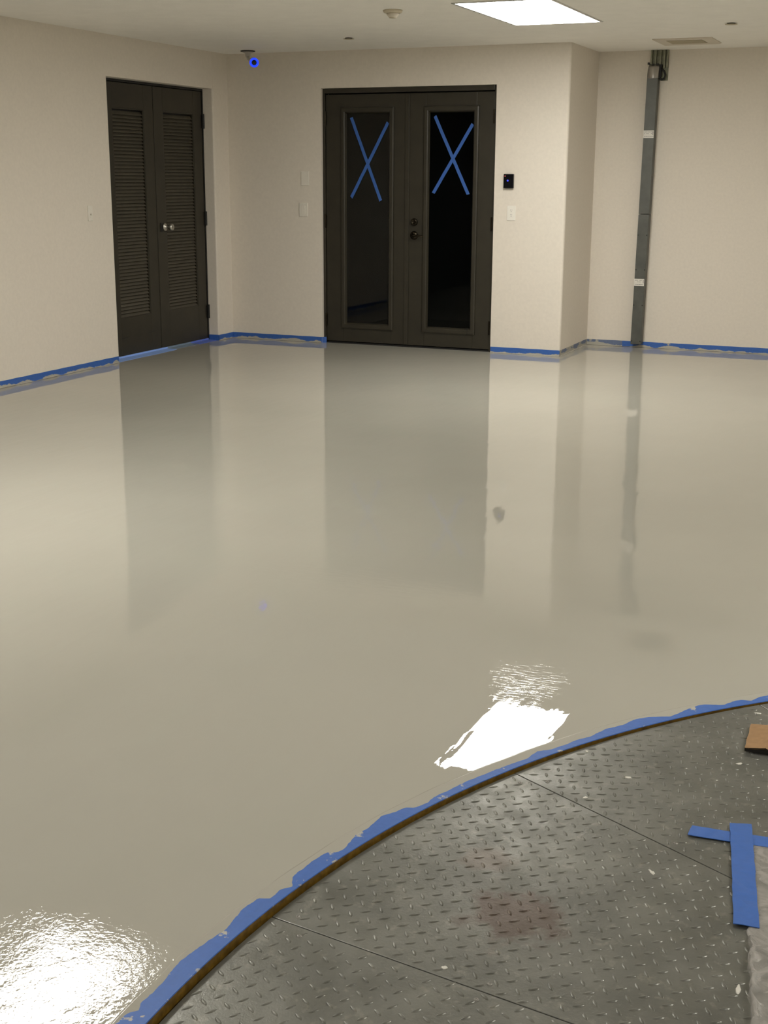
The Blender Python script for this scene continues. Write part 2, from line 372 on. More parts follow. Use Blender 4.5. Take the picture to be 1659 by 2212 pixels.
l_left = louvre_leaf(-1); l_right = louvre_leaf(1)
mb = MB(); hw = (DL1-DL0)/2
mb.box((-.05, -hw+.001, 0), (.002, -hw+.018, 2.14)).box((-.05, hw-.018, 0), (.002, hw-.001, 2.14)).box((-.05, -hw+.018, 2.122), (.002, hw-.018, 2.14))
mb.build('door_frame', DARK, d1)
for z in (1.875, 1.063, .257):                       # hinges on the right leaf
    MB().box((0, hw-.034, z-.055), (.012, hw-.006, z+.055)).tube([(.012, hw-.016, z-.06), (.012, hw-.016, z+.06)], .009, 10).build('hinge', DARK, d1)
kn = MB().lathe([(.0, 0), (.033, 0), (.033, .004), (.024, .009), (.011, .013), (.0095, .038), (.014, .044), (.026, .052), (.029, .062), (.027, .071), (.018, .077), (0, .078)], 28)
kn.xform(Matrix.Translation((0, .118, 1.010)) @ Matrix.Rotation(PI/2, 4, 'Y'))
kn.build('door_knob', NICKEL, l_right)
MB().box((0, .045, .975), (.004, .085, 1.045)).build('strike_plate', DARK, l_right)
# scuffs low on the left leaf
for (ya, yb, z, dz) in ((-.60, -.47, .155, .008), (-.20, -.09, .165, .006)):
    MB().add([(.0006, ya, z), (.0006, (ya+yb)/2, z+dz*.3), (.0006, yb, z+dz), (.0006, yb, z+dz+.004), (.0006, (ya+yb)/2, z+dz*.3+.006), (.0006, ya, z+.003)], [(0, 1, 2, 3, 4, 5)]).build('scuff_mark', DARK, l_left)

# ------------------------------------------------------------------ glazed double doors, back wall
d2 = thing('door_2', 'dark brown glazed double doors with blue tape crosses on the glass', None, ((DC0+DC1)/2, BW, 0), kind='structure')
FX0, FX1 = DC0+.001, DC1-.001; ox = (DC0+DC1)/2
def bx(mb, x0, x1, y0, y1, z0, z1): return mb.box((x0-ox, y0-BW, z0), (x1-ox, y1-BW, z1))
mb = MB(); YF = BW+.040                               # leaf face plane
bx(mb, FX0, FX0+.022, YF-.012, YF+.06, 0, 2.14); bx(mb, FX1-.022, FX1, YF-.012, YF+.06, 0, 2.14); bx(mb, FX0+.022, FX1-.022, YF-.022, YF+.06, 2.100, 2.14)
mb.build('door_frame', DOORP, d2, bevel=.003)
def glazed_leaf(x0, x1, gx0, gx1):
    gz0, gz1 = .155, 1.965; T = .04
    mb = MB()
    bx(mb, x0, gx0, YF, YF+T, .018, 2.092); bx(mb, gx1, x1, YF, YF+T, .018, 2.092); bx(mb, gx0, gx1, YF, YF+T, gz1, 2.092); bx(mb, gx0, gx1, YF, YF+T, .018, gz0)
    leaf = mb.build('door_leaf', DOORP, d2, bevel=.003)
    # moulded frame round the glass: a mitred raised profile
    prof = [(-.022, 0), (-.020, -.011), (-.010, -.015), (.012, -.015), (.018, -.011), (.028, .010), (.028, .020), (-.006, .020)]
    v = []
    cor = [(gx0, gz0, 1, 1), (gx1, gz0, -1, 1), (gx1, gz1, -1, -1), (gx0, gz1, 1, -1)]
    for (cx, cz, sx, sz) in cor:
        for (d, y) in prof: v.append((cx+sx*d-ox, YF+y-BW, cz+sz*d))
    n = len(prof); f = [(k*n+i, k*n+(i+1) % n, ((k+1) % 4)*n+(i+1) % n, ((k+1) % 4)*n+i) for k in range(4) for i in range(n)]
    MB().add(v, f).build('glazing_frame', DOORP, leaf)
    mb = MB(); bx(mb, gx0+.03, gx1-.03, YF+.013, YF+.017, gz0+.03, gz1-.03); mb.build('glass_pane', GLASS, leaf)
    return leaf
g1 = glazed_leaf(FX0+.025, -4.232, -4.815, -4.368)
g2 = glazed_leaf(-4.228, FX1-.025, -4.060, -3.622)
mb = MB(); bx(mb, -4.245, -4.207, YF-.010, YF, .02, 2.09); mb.build('astragal', DOORP, g2, bevel=.003)
mb = MB(); bx(mb, FX0+.02, FX1-.02, YF-.005, YF+.05, 0, .012); mb.build('threshold', DARK, d2)
for z in (1.90, 1.05, .20):
    for x in (FX0+.024, FX1-.024):
        mb = MB(); bx(mb, x-.006, x+.006, YF-.012, YF, z-.052, z+.052); mb.tube([(x-ox, YF-.014-BW, z-.056), (x-ox, YF-.014-BW, z+.056)], .007, 10)
        mb.build('hinge', BRONZE, d2)
def on_back(mb, x, z, y=YF): return mb.xform(Matrix.Translation((x-ox, y-BW, z)) @ Matrix.Rotation(PI/2, 4, 'X'))
on_back(MB().lathe([(0, 0), (.030, 0), (.031, .006), (.027, .016), (.018, .020), (.016, .017), (0, .017)], 28), -4.158, 1.055).build('deadbolt', BRONZE, g2)
lv = on_back(MB().lathe([(0, 0), (.034, 0), (.036, .005), (.033, .012), (.020, .020), (.013, .024), (.013, .045), (0, .047)], 28), -4.158, .945)
lv.tube([(-4.160-ox, YF-.040-BW, .945), (-4.135-ox, YF-.048-BW, .947), (-4.105-ox, YF-.050-BW, .944), (-4.078-ox, YF-.046-BW, .941), (-4.062-ox, YF-.044-BW, .941)], [.014, .012, .0095, .008, .006], 12)
lv.build('lever_handle', BRONZE, g2)
mb = MB(); bx(mb, -3.668, -3.662, YF-.017, YF-.012, .13, .19); mb.build('scuff_mark', DARK, g2)

# tape crosses on the glass
def strip_on_glass(p, q, lab, off):
    (x0, z0), (x1, z1) = p, q; d = Vector((x1-x0, 0, z1-z0)); L = d.length; d.normalize(); n = Vector((-d.z, 0, d.x))*.0135
    y = YF+.0125-off; N_ = 14; v = []; rnd = random.Random(int(L*1e5))
    for i in range(N_+1):
        c = Vector((x0, 0, z0))+d*(L*i/N_); j = rnd.uniform(-.0006, .0006); wv = .0006*math.sin(i*1.7)
        e = d*(rnd.uniform(-.004, .004) if i in (0, N_) else 0)
        for s, yy in ((1, y+wv), (-1, y+wv)):
            v.append(c+n*(s+j/.0165)+(e*s)+Vector((0, yy, 0)))
        for s in (1, -1): v.append(c+n*(s+j/.0165)+(e*s)+Vector((0, y+wv-.0005, 0)))
    f = []
    for i in range(N_):
        a = i*4; b = a+4
        f += [(a, a+1, b+1, b), (a+2, b+2, b+3, a+3), (a, b, b+2, a+2), (a+1, a+3, b+3, b+1)]
    f += [(0, 2, 3, 1), (N_*4, N_*4+1, N_*4+3, N_*4+2)]
    tag(MB().add(v, f).build('tape_strip', TAPE_C), lab, 'tape')
for d_, up, lab in (((-4.745, 1.905), (-4.472, 1.225), 'blue tape strip on the left door glass running from upper left to lower right'),
                    ((-3.990, 1.908), (-3.688, 1.285), 'blue tape strip on the right door glass running from upper left to lower right')):
    strip_on_glass(d_, up, lab, .0)
for d_, up, lab in (((-4.408, 1.862), (-4.745, 1.250), 'blue tape strip on the left door glass running from upper right to lower left'),
                    ((-3.660, 1.842), (-3.996, 1.293), 'blue tape strip on the right door glass running from upper right to lower left')):
    strip_on_glass(d_, up, lab, .0012)

# ------------------------------------------------------------------ switches and plates
def cover_plate(name, lab, cat, loc, rotz, w, h, kind):
    t = thing(name, lab, cat, loc); t.rotation_euler = (0, 0, rotz)       # local -y faces the room
    MB().box((-w/2, -.006, -h/2), (w/2, 0, h/2)).build('cover', PLATE if kind != 'outlet' else PLATE_W, t, bevel=.003)
    if kind == 'rocker':
        MB().add([(-.017, -.006, -.034), (.017, -.006, -.034), (.017, -.006, .034), (-.017, -.006, .034), (-.016, -.0075, -.033), (.016, -.0075, -.033), (.016, -.0115, .033), (-.016, -.0115, .033)],
                 [(4, 5, 6, 7), (0, 1, 5, 4), (2, 3, 7, 6), (0, 4, 7, 3), (1, 2, 6, 5)]).build('rocker', PLATE, t)
        for z in (-h*.42, h*.42): MB().box((-.003, -.0072, z-.003), (.003, -.006, z+.003)).build('screw', PLATE_W, t)
    elif kind == 'blank':
        for z in (-h*.36, h*.36): MB().box((-.003, -.0072, z-.003), (.003, -.006, z+.003)).build('screw', PLATE_W, t)
    elif kind == 'toggle':
        MB().box((-.006, -.018, -.014), (.006, -.006, -.002)).build('toggle', PLATE, t, bevel=.002)
        for z in (-h*.26, h*.26): MB().box((-.003, -.0072, z-.003), (.003, -.006, z+.003)).build('screw', PLATE_W, t)
    elif kind == 'outlet':
        MB().box((-.017, -.0085, -.034), (.017, -.006, .034)).build('socket_face', PLATE_W, t, bevel=.002)
        for z in (.018, -.018):
            MB().box((-.0075, -.0088, z+.003), (-.0055, -.0084, z+.011)).box((.0055, -.0088, z+.003), (.0075, -.0084, z+.011)).box((-.0025, -.0088, z-.008), (.0025, -.0084, z-.003)).build('socket_slots', INK, t)
        MB().box((-.010, -.0095, .0015), (.010, -.0084, .004)).build('button', PLATE, t)
    return t
cover_plate('blank_plate', 'plain beige blank plate on the wall left of the glazed doors, upper of two', 'cover plate', (-5.158, BW, 1.406), 0, .076, .12, 'blank')
cover_plate('light_switch', 'beige rocker light switch left of the glazed doors, below the blank plate', 'light switch', (-5.176, BW, 1.142), 0, .082, .116, 'rocker')
cover_plate('wall_outlet', 'white wall socket plate right of the glazed doors, below the black box', 'outlet', (-3.294, BW, 1.142), 0, .073, .118, 'outlet')
cover_plate('light_switch', 'small beige toggle switch on the left wall beside the louvred doors', 'light switch', (LW, 8.285, 1.150), PI/2, .058, .112, 'toggle')
t = thing('keypad', 'small black wall box with a blue light right of the glazed doors', 'keypad', (-3.317, BW, 1.390))
MB().box((-.034, -.008, -.062), (.034, 0, .052)).build('back_plate', CAMW, t, bevel=.002)
kb = MB().box((-.043, -.030, -.052), (.041, -.006, .060)).build('body', LENS, t, bevel=.004)
on = MB().lathe([(0, 0), (.0075, 0), (.0055, .002), (0, .0025)], 16); on.xform(Matrix.Translation((-.007, -.030, .008)) @ Matrix.Rotation(PI/2, 4, 'X')); tag(on.build('indicator_light', LEDD, t), 'blue indicator light')
tag(MB().box((-.034, -.0308, .040), (-.026, -.030, .047)).build('indicator_light', LEDR, t), 'tiny red indicator light')

# ------------------------------------------------------------------ ceiling fittings
t = thing('smoke_detector', 'round beige stepped smoke detector on the ceiling', 'smoke detector', (-3.367, 8.04, H))
fl = lambda mb: mb.xform(Matrix.Rotation(PI, 4, 'X'))
fl(MB().lathe([(0, 0), (.062, 0), (.062, .006), (.056, .016), (.048, .019), (0, .019)], 36)).build('base', BEIGE, t)
fl(MB().lathe([(0, .019), (.036, .019), (.040, .023), (.034, .032), (.026, .042), (.024, .044), (0, .044)], 36)).build('sensing_head', VFRAME, t)
fl(MB().lathe([(0, .044), (.023, .044), (.022, .047), (0, .048)], 36)).build('sensor_cap', BEIGE2, t)
for (x, lab) in ((-4.340, 'flat round ceiling disc left of the smoke detector'), (-1.502, 'flat round ceiling disc near the right edge above the vent')):
    t = thing('sprinkler_cover', lab, 'sprinkler cover', (x, 9.502, H))
    fl(MB().lathe([(0, 0), (.028, 0), (.028, .007), (0, .007)], 28)).build('shadow_ring', DARK, t)
    fl(MB().lathe([(0, .007), (.041, .007), (.041, .009), (0, .010)], 36)).build('disc', BEIGE2, t)
t = thing('ceiling_vent', 'square beige ceiling vent in front of the duct top', 'vent', (-1.995, 10.585, H)); mb = MB(); q = .222; r_ = .135
v = []
for (s, z) in ((q, 0), (q, -.006), (q-.012, -.012), (r_, -.008), (r_, -.001)):
    v += [(-s, -s, z), (s, -s, z), (s, s, z), (-s, s, z)]
f = [(k*4+i, k*4+(i+1) % 4, (k+1)*4+(i+1) % 4, (k+1)*4+i) for k in range(4) for i in range(4)]
MB().add(v, f).build('frame', VFRAME, t)
MB().box((-r_, -r_, -.002), (r_, r_, 0)).build('backing', BEIGE2, t)
b0 = MB().box((-r_+.002, -.008, -.0012), (r_-.002, .008, .0012)).xform(Matrix.Rotation(math.radians(28), 4, 'X')).build('blade', BEIGE2, t, loc=(0, -r_+.015, -.0065))
for k in range(1, 13):
    c = b0.copy(); C.objects.link(c); c.parent = t; c.location = (0, -r_+.015+k*.020, -.0065)

# security camera under the ceiling at the left corner
t = thing('security_camera', 'ceiling security camera with a glowing blue ring near the left corner', 'camera', (-5.575, 10.17, H))
fl(MB().lathe([(0, 0), (.062, 0), (.062, .004), (.056, .008), (0, .008)], 32)).build('ceiling_gasket', DARK, t)
fl(MB().lathe([(0, .008), (.048, .008), (.044, .014), (.024, .020), (.018, .050), (0, .052)], 28)).build('mount', CAMW, t)
P0 = Vector((.02, -.03, -.062)); P1 = Vector((.150, -.17, -.110)); ax = (Vector((0, 0, 1.432))-Vector((-5.425, 10., 2.33))).normalized()
ax = (ax*.85+(P1-P0).normalized()*.3).normalized()
B0 = P1-ax*.13
MB().tube([(0, 0, -.045), P0*.7+Vector((0, 0, -.02)), B0], .013, 12).build('arm', CAMW, t)
R_ = ax.to_track_quat('Z', 'Y').to_matrix().to_4x4()
MB().lathe([(0, -.13), (.026, -.13), (.036, -.115), (.040, -.02), (.041, 0), (0, 0)], 32).xform(Matrix.Translation(P1) @ R_).build('housing', CAMW, t)
MB().lathe([(.021, 0), (.036, 0), (.038, .004), (.034, .008), (.022, .006), (.021, 0)], 36).xform(Matrix.Translation(P1) @ R_).build('light_ring', LED, t)
MB().lathe([(0, 0), (.0215, 0), (.020, .004), (.012, .0055), (0, .006)], 28).xform(Matrix.Translation(P1) @ R_).build('lens', LENS, t)

# ------------------------------------------------------------------ steel duct channel on the alcove wall
t = thing('steel_duct', 'tall narrow grey steel duct cover fixed to the set back wall', 'duct', (-2.384, RW, 0))
# sheared slightly: the channel leans 2.5 cm to the right at the top
Lx = lambda z: (z-.03)*.0107-.012
WD, DP = .090, .082
def chan(z0, z1, ins, name, m, dp=DP, wd=WD, n=2):
    mb = MB(); v = []
    for z in (z0, z1):
        c = Lx(z); v += [(c-wd/2, -.002, z), (c-wd/2, -dp, z), (c+wd/2, -dp, z), (c+wd/2, -.002, z)]
    mb.add(v, [(0, 1, 5, 4), (1, 2, 6, 5), (2, 3, 7, 6), (3, 0, 4, 7), (0, 3, 2, 1), (4, 5, 6, 7)]); return mb.build(name, m, t, bevel=ins)
chan(.034, 1.126, .003, 'lower_cover', STEELC)
chan(1.130, 2.215, .003, 'upper_cover', STEELC)
# curved head of the channel
v = []; n = 10
for i in range(n+1):
    a = PI/2*i/n; y = -DP+.062*(1-math.cos(a)); z = 2.217+.105*math.sin(a); c = Lx(z); v += [(c-WD/2, y, z), (c+WD/2, y, z), (c-WD/2, y+.003 if i < n else y, z-.003), (c+WD/2, y+.003 if i < n else y, z-.003)]
f = []
for i in range(n):
    a = i*4; f += [(a, a+1, a+5, a+4), (a+2, a+6, a+7, a+3), (a, a+4, a+6, a+2), (a+1, a+3, a+7, a+5)]
hd = MB().add(v, f, True)
for s in (0, 1):                                        # side cheeks
    side = [Vector(v[i*4+s]) for i in range(n+1)]; pts = side+[Vector((side[-1].x, -.004, side[-1].z)), Vector((side[0].x, -.004, side[0].z))]
    hd.add(pts, [tuple(range(len(pts)))])
hd.build('curved_head', STEELT, t)
bp = MB().box((-.022, -.006, 2.20), (.122, -.001, H-.001))
for x in (-.022, .012, .052, .085, .110): bp.box((x, -.034, 2.30), (x+.012, -.006, H-.001))
bp.build('back_rail', GALV, t)
MB().box((-.030, -.034, 2.321), (.048, -.006, 2.333)).box((-.046, -.032, 2.326), (-.030, -.02, 2.344)).build('clamp', DARK, t, bevel=.003)
MB().tube([(.066, -.028, 2.30), (.078, -.045, 2.285), (.098, -.05, 2.270), (.108, -.045, 2.245), (.100, -.04, 2.215), (.078, -.04, 2.205), (.060, -.04, 2.222)], .0085, 10).tube([(.064, -.03, 2.225), (.064, -.03, 2.325)], .013, 10).build('conduit_elbow', DARK, t)
for z in (.956, .668, .369, .062):
    for s in (-1, 1):
        MB().lathe([(0, 0), (.0055, 0), (.005, .002), (0, .0025)], 10).xform(Matrix.Translation((Lx(z)+s*.036, -DP, z)) @ Matrix.Rotation(PI/2, 4, 'X')).build('screw', DARK, t)
for z in (1.775, .562):
    c = Lx(z); st = MB().box((c-.047, -DP-.0012, z-.030), (c+.040, -DP-.0004, z+.030)).build('sticker', STICK, t, bevel=.0003)
    pr = MB(); rnd = random.Random(int(z*100))
    for row, hh in ((.018, .0035), (.004, .003), (-.017, .004)):
        x = -.038
        while x < .030:
            wl = rnd.uniform(.004, .012)
            if rnd.random() < (.9 if row != .004 else .45): pr.box((c+x, -DP-.0016, z+row-hh/2), (c+x+wl, -DP-.0012, z+row+hh/2))
            x += wl+.003
    pr.box((c+.031, -DP-.0016, z-.008), (c+.035, -DP-.0012, z+.022))
    pr.build('sticker_print', INK, st)

# ------------------------------------------------------------------ tape along the foot of the walls
def wall_tape(name, lab, p, q, nrm, m, h0=.006, h1=.050, seed=1, group=None):
    """strip from p to q (x, y), standing off the wall along nrm, with a ragged foot"""
    rnd = random.Random(seed); p = Vector((*p, 0)); q = Vector((*q, 0)); n = Vector((*nrm, 0)); L = (q-p).length; k = max(3, int(L/.02)); v = []; r = 0
    for i in range(k+1):
        c = p+(q-p)*(i/k); r = .7*r+rnd.uniform(-.0016, .0016)
        zb = max(.001, h0+r); zt = h1+.0006*math.sin(i*.7)
        for off in (.0006, .0022): v += [c+n*off+Vector((0, 0, zb)), c+n*(off)+Vector((0, 0, zt))]
        v.append(c+n*.006+Vector((0, 0, max(.0005, zb-.004))))
    f = []
    for i in range(k):
        a = i*5; b = a+5; f += [(a+2, b+2, b+3, a+3), (a, a+1, b+1, b), (a+1, a+3, b+3, b+1), (a+4, b+4, b+2, a+2)]
    return tag(MB().add(v, f).build(name, m), lab, 'tape', group)
wall_tape('wall_tape', 'long blue tape strip with paint blobs along the foot of the left wall', (LW, 6.56), (LW, DL0-.002), (1, 0), TAPE_W, seed=3)
wall_tape('wall_tape', 'short dark blue tape piece turning into the right jamb of the louvred doors', (LW-.098, DL1), (LW-.0005, DL1), (0, -1), TAPE_C, seed=4)
wall_tape('wall_tape', 'blue tape strip on the narrow wall between louvred doors and left corner', (LW, DL1+.001), (LW, BW-.001), (1, 0), TAPE_W, seed=5)
wall_tape('wall_tape', 'blue tape strip with paint blobs from left corner to glazed doors', (LW+.003, BW), (DC0-.002, BW), (0, -1), TAPE_W, seed=6)
wall_tape('wall_tape', 'clean blue tape flap wrapped round the left jamb of the glazed doors', (DC0-.012, BW-.004), (DC0+.030, BW+.020), (.5, -.86), TAPE_C, h0=.002, seed=7)
wall_tape('wall_tape', 'blue tape strip half painted over between glazed doors and outer corner', (DC1+.001, BW), (CE-.001, BW), (0, -1), TAPE_W, seed=8)
wall_tape('wall_tape', 'mostly painted over tape on the return wall beyond the outer corner', (CE, BW+.001), (CE, RW-.003), (1, 0), TAPE_W2, seed=9)
wall_tape('wall_tape', 'painted over tape strip between inner corner and steel duct', (CE+.003, RW), (-2.53, RW), (0, -1), TAPE_W2, seed=10)
wall_tape('wall_tape', 'blue tape strip passing behind the steel duct and on to the right', (-2.53, RW), (XR-.01, RW), (0, -1), TAPE_W, seed=11)
# tape across the foot of the louvred doors: lies on the floor and turns up on the leaves
for (a, b, w0, m, lab) in ((8.573, 9.435, 0, TAPE_LIT, 'blue tape at the foot of the left louvred leaf, painted pale for the light from above'), (9.435, 9.815, .035, TAPE_G, 'grey blue paint stained tape at the foot of the right louvred leaf'),
                           (9.815, 10.115, .012, TAPE_V, 'violet blue tape end below the right louvred leaf')):
    x0 = LW-.002-w0; x1 = PX+.004; k = 12; v = []; rnd = random.Random(int(a*10))
    for i in range(k+1):
        y = a+(b-a)*i/k; j = rnd.uniform(-.004, .004)
        v += [(x0+j, y, .0008), (x0+j, y, .0025), ((x0+x1)/2, y, .006), (x1, y, .007), (x1-.001, y, .020), (x1-.003, y, .020)]
    f = [(i*6+q_, i*6+6+q_, i*6+7+q_, i*6+1+q_) for i in range(k) for q_ in range(5)]
    tag(MB().add(v, f).build('door_foot_tape', m), lab, 'tape')

# ------------------------------------------------------------------ turntable
def pz(y): return -.004-.0075*(3.6-y)
NS = 19; A0 = 153.0; DA = 360/NS; RP = TR-.007
mb = MB(); n = 144                                   # the pit and its rim
ring = [(TCX+TR*.9999*math.cos(2*PI*i/n), TCY+TR*.9999*math.sin(2*PI*i/n)) for i in range(n)]
v = [(x, y, -.0006) for x, y in ring]+[(x, y, -.09) for x, y in ring]
rim = thing('trim_1', 'ochre painted rim round the turntable pit', None, (0, 0, 0), kind='structure')
MB().add(v, [(i, i+n, (i+1) % n+n, (i+1) % n) for i in range(n)]).build('pit_rim', OCHRE, rim)
MB().add([(x, y, -.09) for x, y in ring], [tuple(range(n))]).build('pit_bottom', PITM, rim)
tt = thing('vehicle_turntable', 'round grey diamond plate steel turntable set into the floor', 'turntable', (TCX, TCY, 0))
def tread_template():
    # lens outline, rounded cross-section: base ring (8), shoulder ring (8), crest (3)
    L, W_, h = .0125, .0040, .0017
    base = [(-L, 0), (-L*.55, -W_*.78), (0, -W_), (L*.55, -W_*.78), (L, 0), (L*.55, W_*.78), (0, W_), (-L*.55, W_*.78)]
    v = [(x, y, 0) for x, y in base]+[(x*.82, y*.62, h*.72) for x, y in base]+[(-L*.5, 0, h*.97), (0, 0, h), (L*.5, 0, h*.97)]
    f = [(i, (i+1) % 8, (i+1) % 8+8, i+8) for i in range(8)]+[(8, 9, 16), (9, 10, 17, 16), (10, 11, 18, 17), (11, 12, 18), (12, 13, 18), (13, 14, 17, 18), (14, 15, 16, 17), (15, 8, 16)]
    return np.array(v), f
TV, TF = tread_template()
def lattice(sec):                                     # origin (a tread of the first kind), direction of lattice axis a, per sector
    meas = {0: ((-.7124, 2.4773), -9.9), 1: ((-1.1044, 1.9276), 9.7), -1: ((-.4979, 3.030), -25.5)}
    if sec in meas: return meas[sec]
    a = A0+DA*(sec+.5); return ((TCX+1.6*math.cos(math.radians(a)), TCY+1.6*math.sin(math.radians(a))), a-173)
SP = .0447
visible = {-2, -1, 0, 1, 2}
for sec in range(-9, 10):
    a0 = math.radians(A0+DA*sec); a1 = math.radians(A0+DA*(sec+1)); gap = .0015; ns = 14
    pts = []
    def edge(r, a, s): return (r*math.cos(a)-s*gap*math.sin(a), r*math.sin(a)+s*gap*math.cos(a))
    outer = []
    for i in range(ns+1):
        a = a0+(a1-a0)*i/ns; s = 1 if i == 0 else (-1 if i == ns else 0); outer.append(edge(RP, a, s))
    inner = [edge(.20, a1, -1), edge(.20, (a0+a1)/2, 0), edge(.20, a0, 1)]
    poly = outer+inner; k = len(poly)
    top = [(x, y, pz(y+TCY)) for x, y in poly]; bot = [(x, y, pz(y+TCY)-.006) for x, y in poly]
    pl = MB().add(top+bot, [tuple(range(k)), tuple(range(2*k-1, k-1, -1))]+[(i, i+k, (i+1) % k+k, (i+1) % k) for i in range(k)]).build('steel_plate', STEELP, tt, bevel=.0008, segs=1)
    if sec not in range(-4, 5): continue
    (ox_, oy_), ang = lattice(sec); ox_ -= TCX; oy_ -= TCY; ca, sa = math.cos(math.radians(ang)), math.sin(math.radians(ang))
    M_ = int(2.7/SP); I, J = np.meshgrid(np.arange(-M_, M_+1), np.arange(-M_, M_+1)); I = I.ravel().astype(float); J = J.ravel().astype(float)
    allv, allf, base = [], [], 0
    for kind in (0, 1):
        i_, j_ = I+.5*kind, J+.5*kind
        X = ox_+SP*(i_*ca-j_*sa); Y = oy_+SP*(i_*sa+j_*ca); Rr = np.hypot(X, Y); Aa = np.arctan2(Y, X)
        mid = (a0+a1)/2; dA = (Aa-mid+PI) % (2*PI)-PI
        ok = (Rr < RP-.013) & (Rr > .3) & (np.abs(dA) < (a1-a0)/2-.011/np.maximum(Rr, .1))
        X, Y = X[ok], Y[ok]; th = math.radians(ang+45-90*kind)
        c, s = math.cos(th), math.sin(th); tv = TV.copy(); tx = tv[:, 0]*c-tv[:, 1]*s; ty = tv[:, 0]*s+tv[:, 1]*c
        PXs = X[:, None]+tx[None]; PYs = Y[:, None]+ty[None]; PZs = -.004-.0075*(3.6-(PYs+TCY))+tv[None, :, 2]
        V = np.stack([PXs, PYs, PZs], -1).reshape(-1, 3); nT = len(X); allv.append(V)
        for t_ in range(nT):
            o_ = base+t_*19
            for q_ in TF: allf.append(tuple(o_+e for e in q_))
        base += nT*19
    me = bpy.data.meshes.new('raised_treads'); me.from_pydata(np.concatenate(allv).tolist(), [], allf); me.materials.append(TREADM)
    me.polygons.foreach_set('use_smooth', [True]*len(me.polygons)); o = bpy.data.objects.new('raised_treads', me); C.objects.link(o); o.parent = pl; o['kind'] = 'stuff'
    # screws along the seams
    for (ae, sd) in ((a0, 1), (a1, -1)):
        for rr in (2.53, 2.10, 1.62, 1.1, .55):
            r2 = rr-(.04 if sec % 2 else 0)*(rr > 2.4)
            x, y = edge(r2, ae, sd*18); z = pz(y+TCY)
            MB().lathe([(0, .0009), (.0018, .0009), (.0022, .0016), (.0046, .0014), (.0056, .0002), (.0058, -.0005)][::-1], 14).build('screw', SCREW, pl, loc=(x, y, z))
MB().lathe([(0, -.03), (.196, -.03), (.196, -.0165), (0, -.0165)], 48).build('hub_plate', STEELP, tt)

# tape ring on the floor round the pit, its outer edge hidden under wet paint
EDGE = [(-178.49,0.0474),(-179.16,0.0435),(-179.5,0.0293),(-179.94,0.0383),(179.15,0.0367),(177.61,0.0416),(177.05,0.0460),(176.22,0.0412),(175.21,0.0375),(174.28,0.0305),(173.50,0.0374),(172.59,0.0437),(171.52,0.0409),(171.24,0.0207),(170.29,0.0230),(169.89,0.0090),(169.20,0.0327),(168.61,0.0355),(167.67,0.0377),(166.51,0.0366),(166.23,0.0197),(165.81,0.0158),(165.02,0.0258),(164.24,0.0382),(163.42,0.0354),(161.97,0.0482),(161.13,0.0369),(160.54,0.0364),(160.20,0.0197),(159.31,0.0148),(158.64,0.0232),(157.37,0.0209),(156.07,0.0254),(154.48,0.0232),(153.29,0.0225),(152.18,0.0207),(151.43,0.0184),(150.37,0.0321),(149.69,0.0223),(148.42,0.0204),(147.42,0.0263),(146.40,0.0229),(145.07,0.0360),(143.80,0.0340),(142.75,0.0452),(141.67,0.0427),(140.41,0.0149),(138.33,0.0409),(137.43,0.0457),(136.82,0.0306),(136.32,0.0189),(135.19,0.0331),(134.70,0.0284),(134.31,0.0154),(133.35,0.0327),(132.76,0.0304)]
E_ = sorted(((a+360) % 360, w_) for a, w_ in EDGE); ea = [a for a, _ in E_]; ew = [w_ for _, w_ in E_]
rnd = random.Random(11); N_ = 2880; wv = []; r = .02
knots = [rnd.uniform(.012, .045) for _ in range(120)]
for i in range(N_):
    a = 360*i/N_
    if ea[0] <= a <= ea[-1]: base_w = float(np.interp(a, ea, ew))
    elif ea[-1] < a < 196: base_w = .045
    else: u = a/3; k = int(u); fr = u-k; base_w = knots[k % 120]*(1-fr)+knots[(k+1) % 120]*fr
    r = .6*r+rnd.uniform(-.0011, .0011); wv.append(min(.049, max(.005, base_w+r)))
def ringpt(rr, i, z): a = 2*PI*i/N_; return (TCX+rr*math.cos(a), TCY+rr*math.sin(a), z)
v = []
for i in range(N_): v += [ringpt(TR-.0012, i, -.0012), ringpt(TR-.0004, i, .0007), ringpt(TR+wv[i], i, .0007)]
f = [(3*i+k, 3*i+1+k, 3*((i+1) % N_)+1+k, 3*((i+1) % N_)+k) for i in range(N_) for k in (0, 1)]
rt = tag(MB().add(v, f).build('ring_tape', TAPE_F), 'curved blue masking tape round the turntable edge, ragged with paint', 'tape')
v = []
for i in range(N_):
    OW = .056+.0012*math.sin(i*.05)+.0007*math.sin(i*.21)
    v += [ringpt(TR+wv[i], i, .0007), ringpt(TR+min(wv[i]+.0016, OW-.0044), i, .00125), ringpt(TR+OW-.0044, i, .0012), ringpt(TR+OW-.0028, i, .0017), ringpt(TR+OW-.0012, i, .0004), ringpt(TR+OW+.001, i, .0001)]
f = [(6*i+k, 6*i+1+k, 6*((i+1) % N_)+1+k, 6*((i+1) % N_)+k) for i in range(N_) for k in range(5)]
tag(MB().add(v, f, True).build('paint_overlap', FLOORM, rt), 'beige grey floor paint covering the outer tape edge')

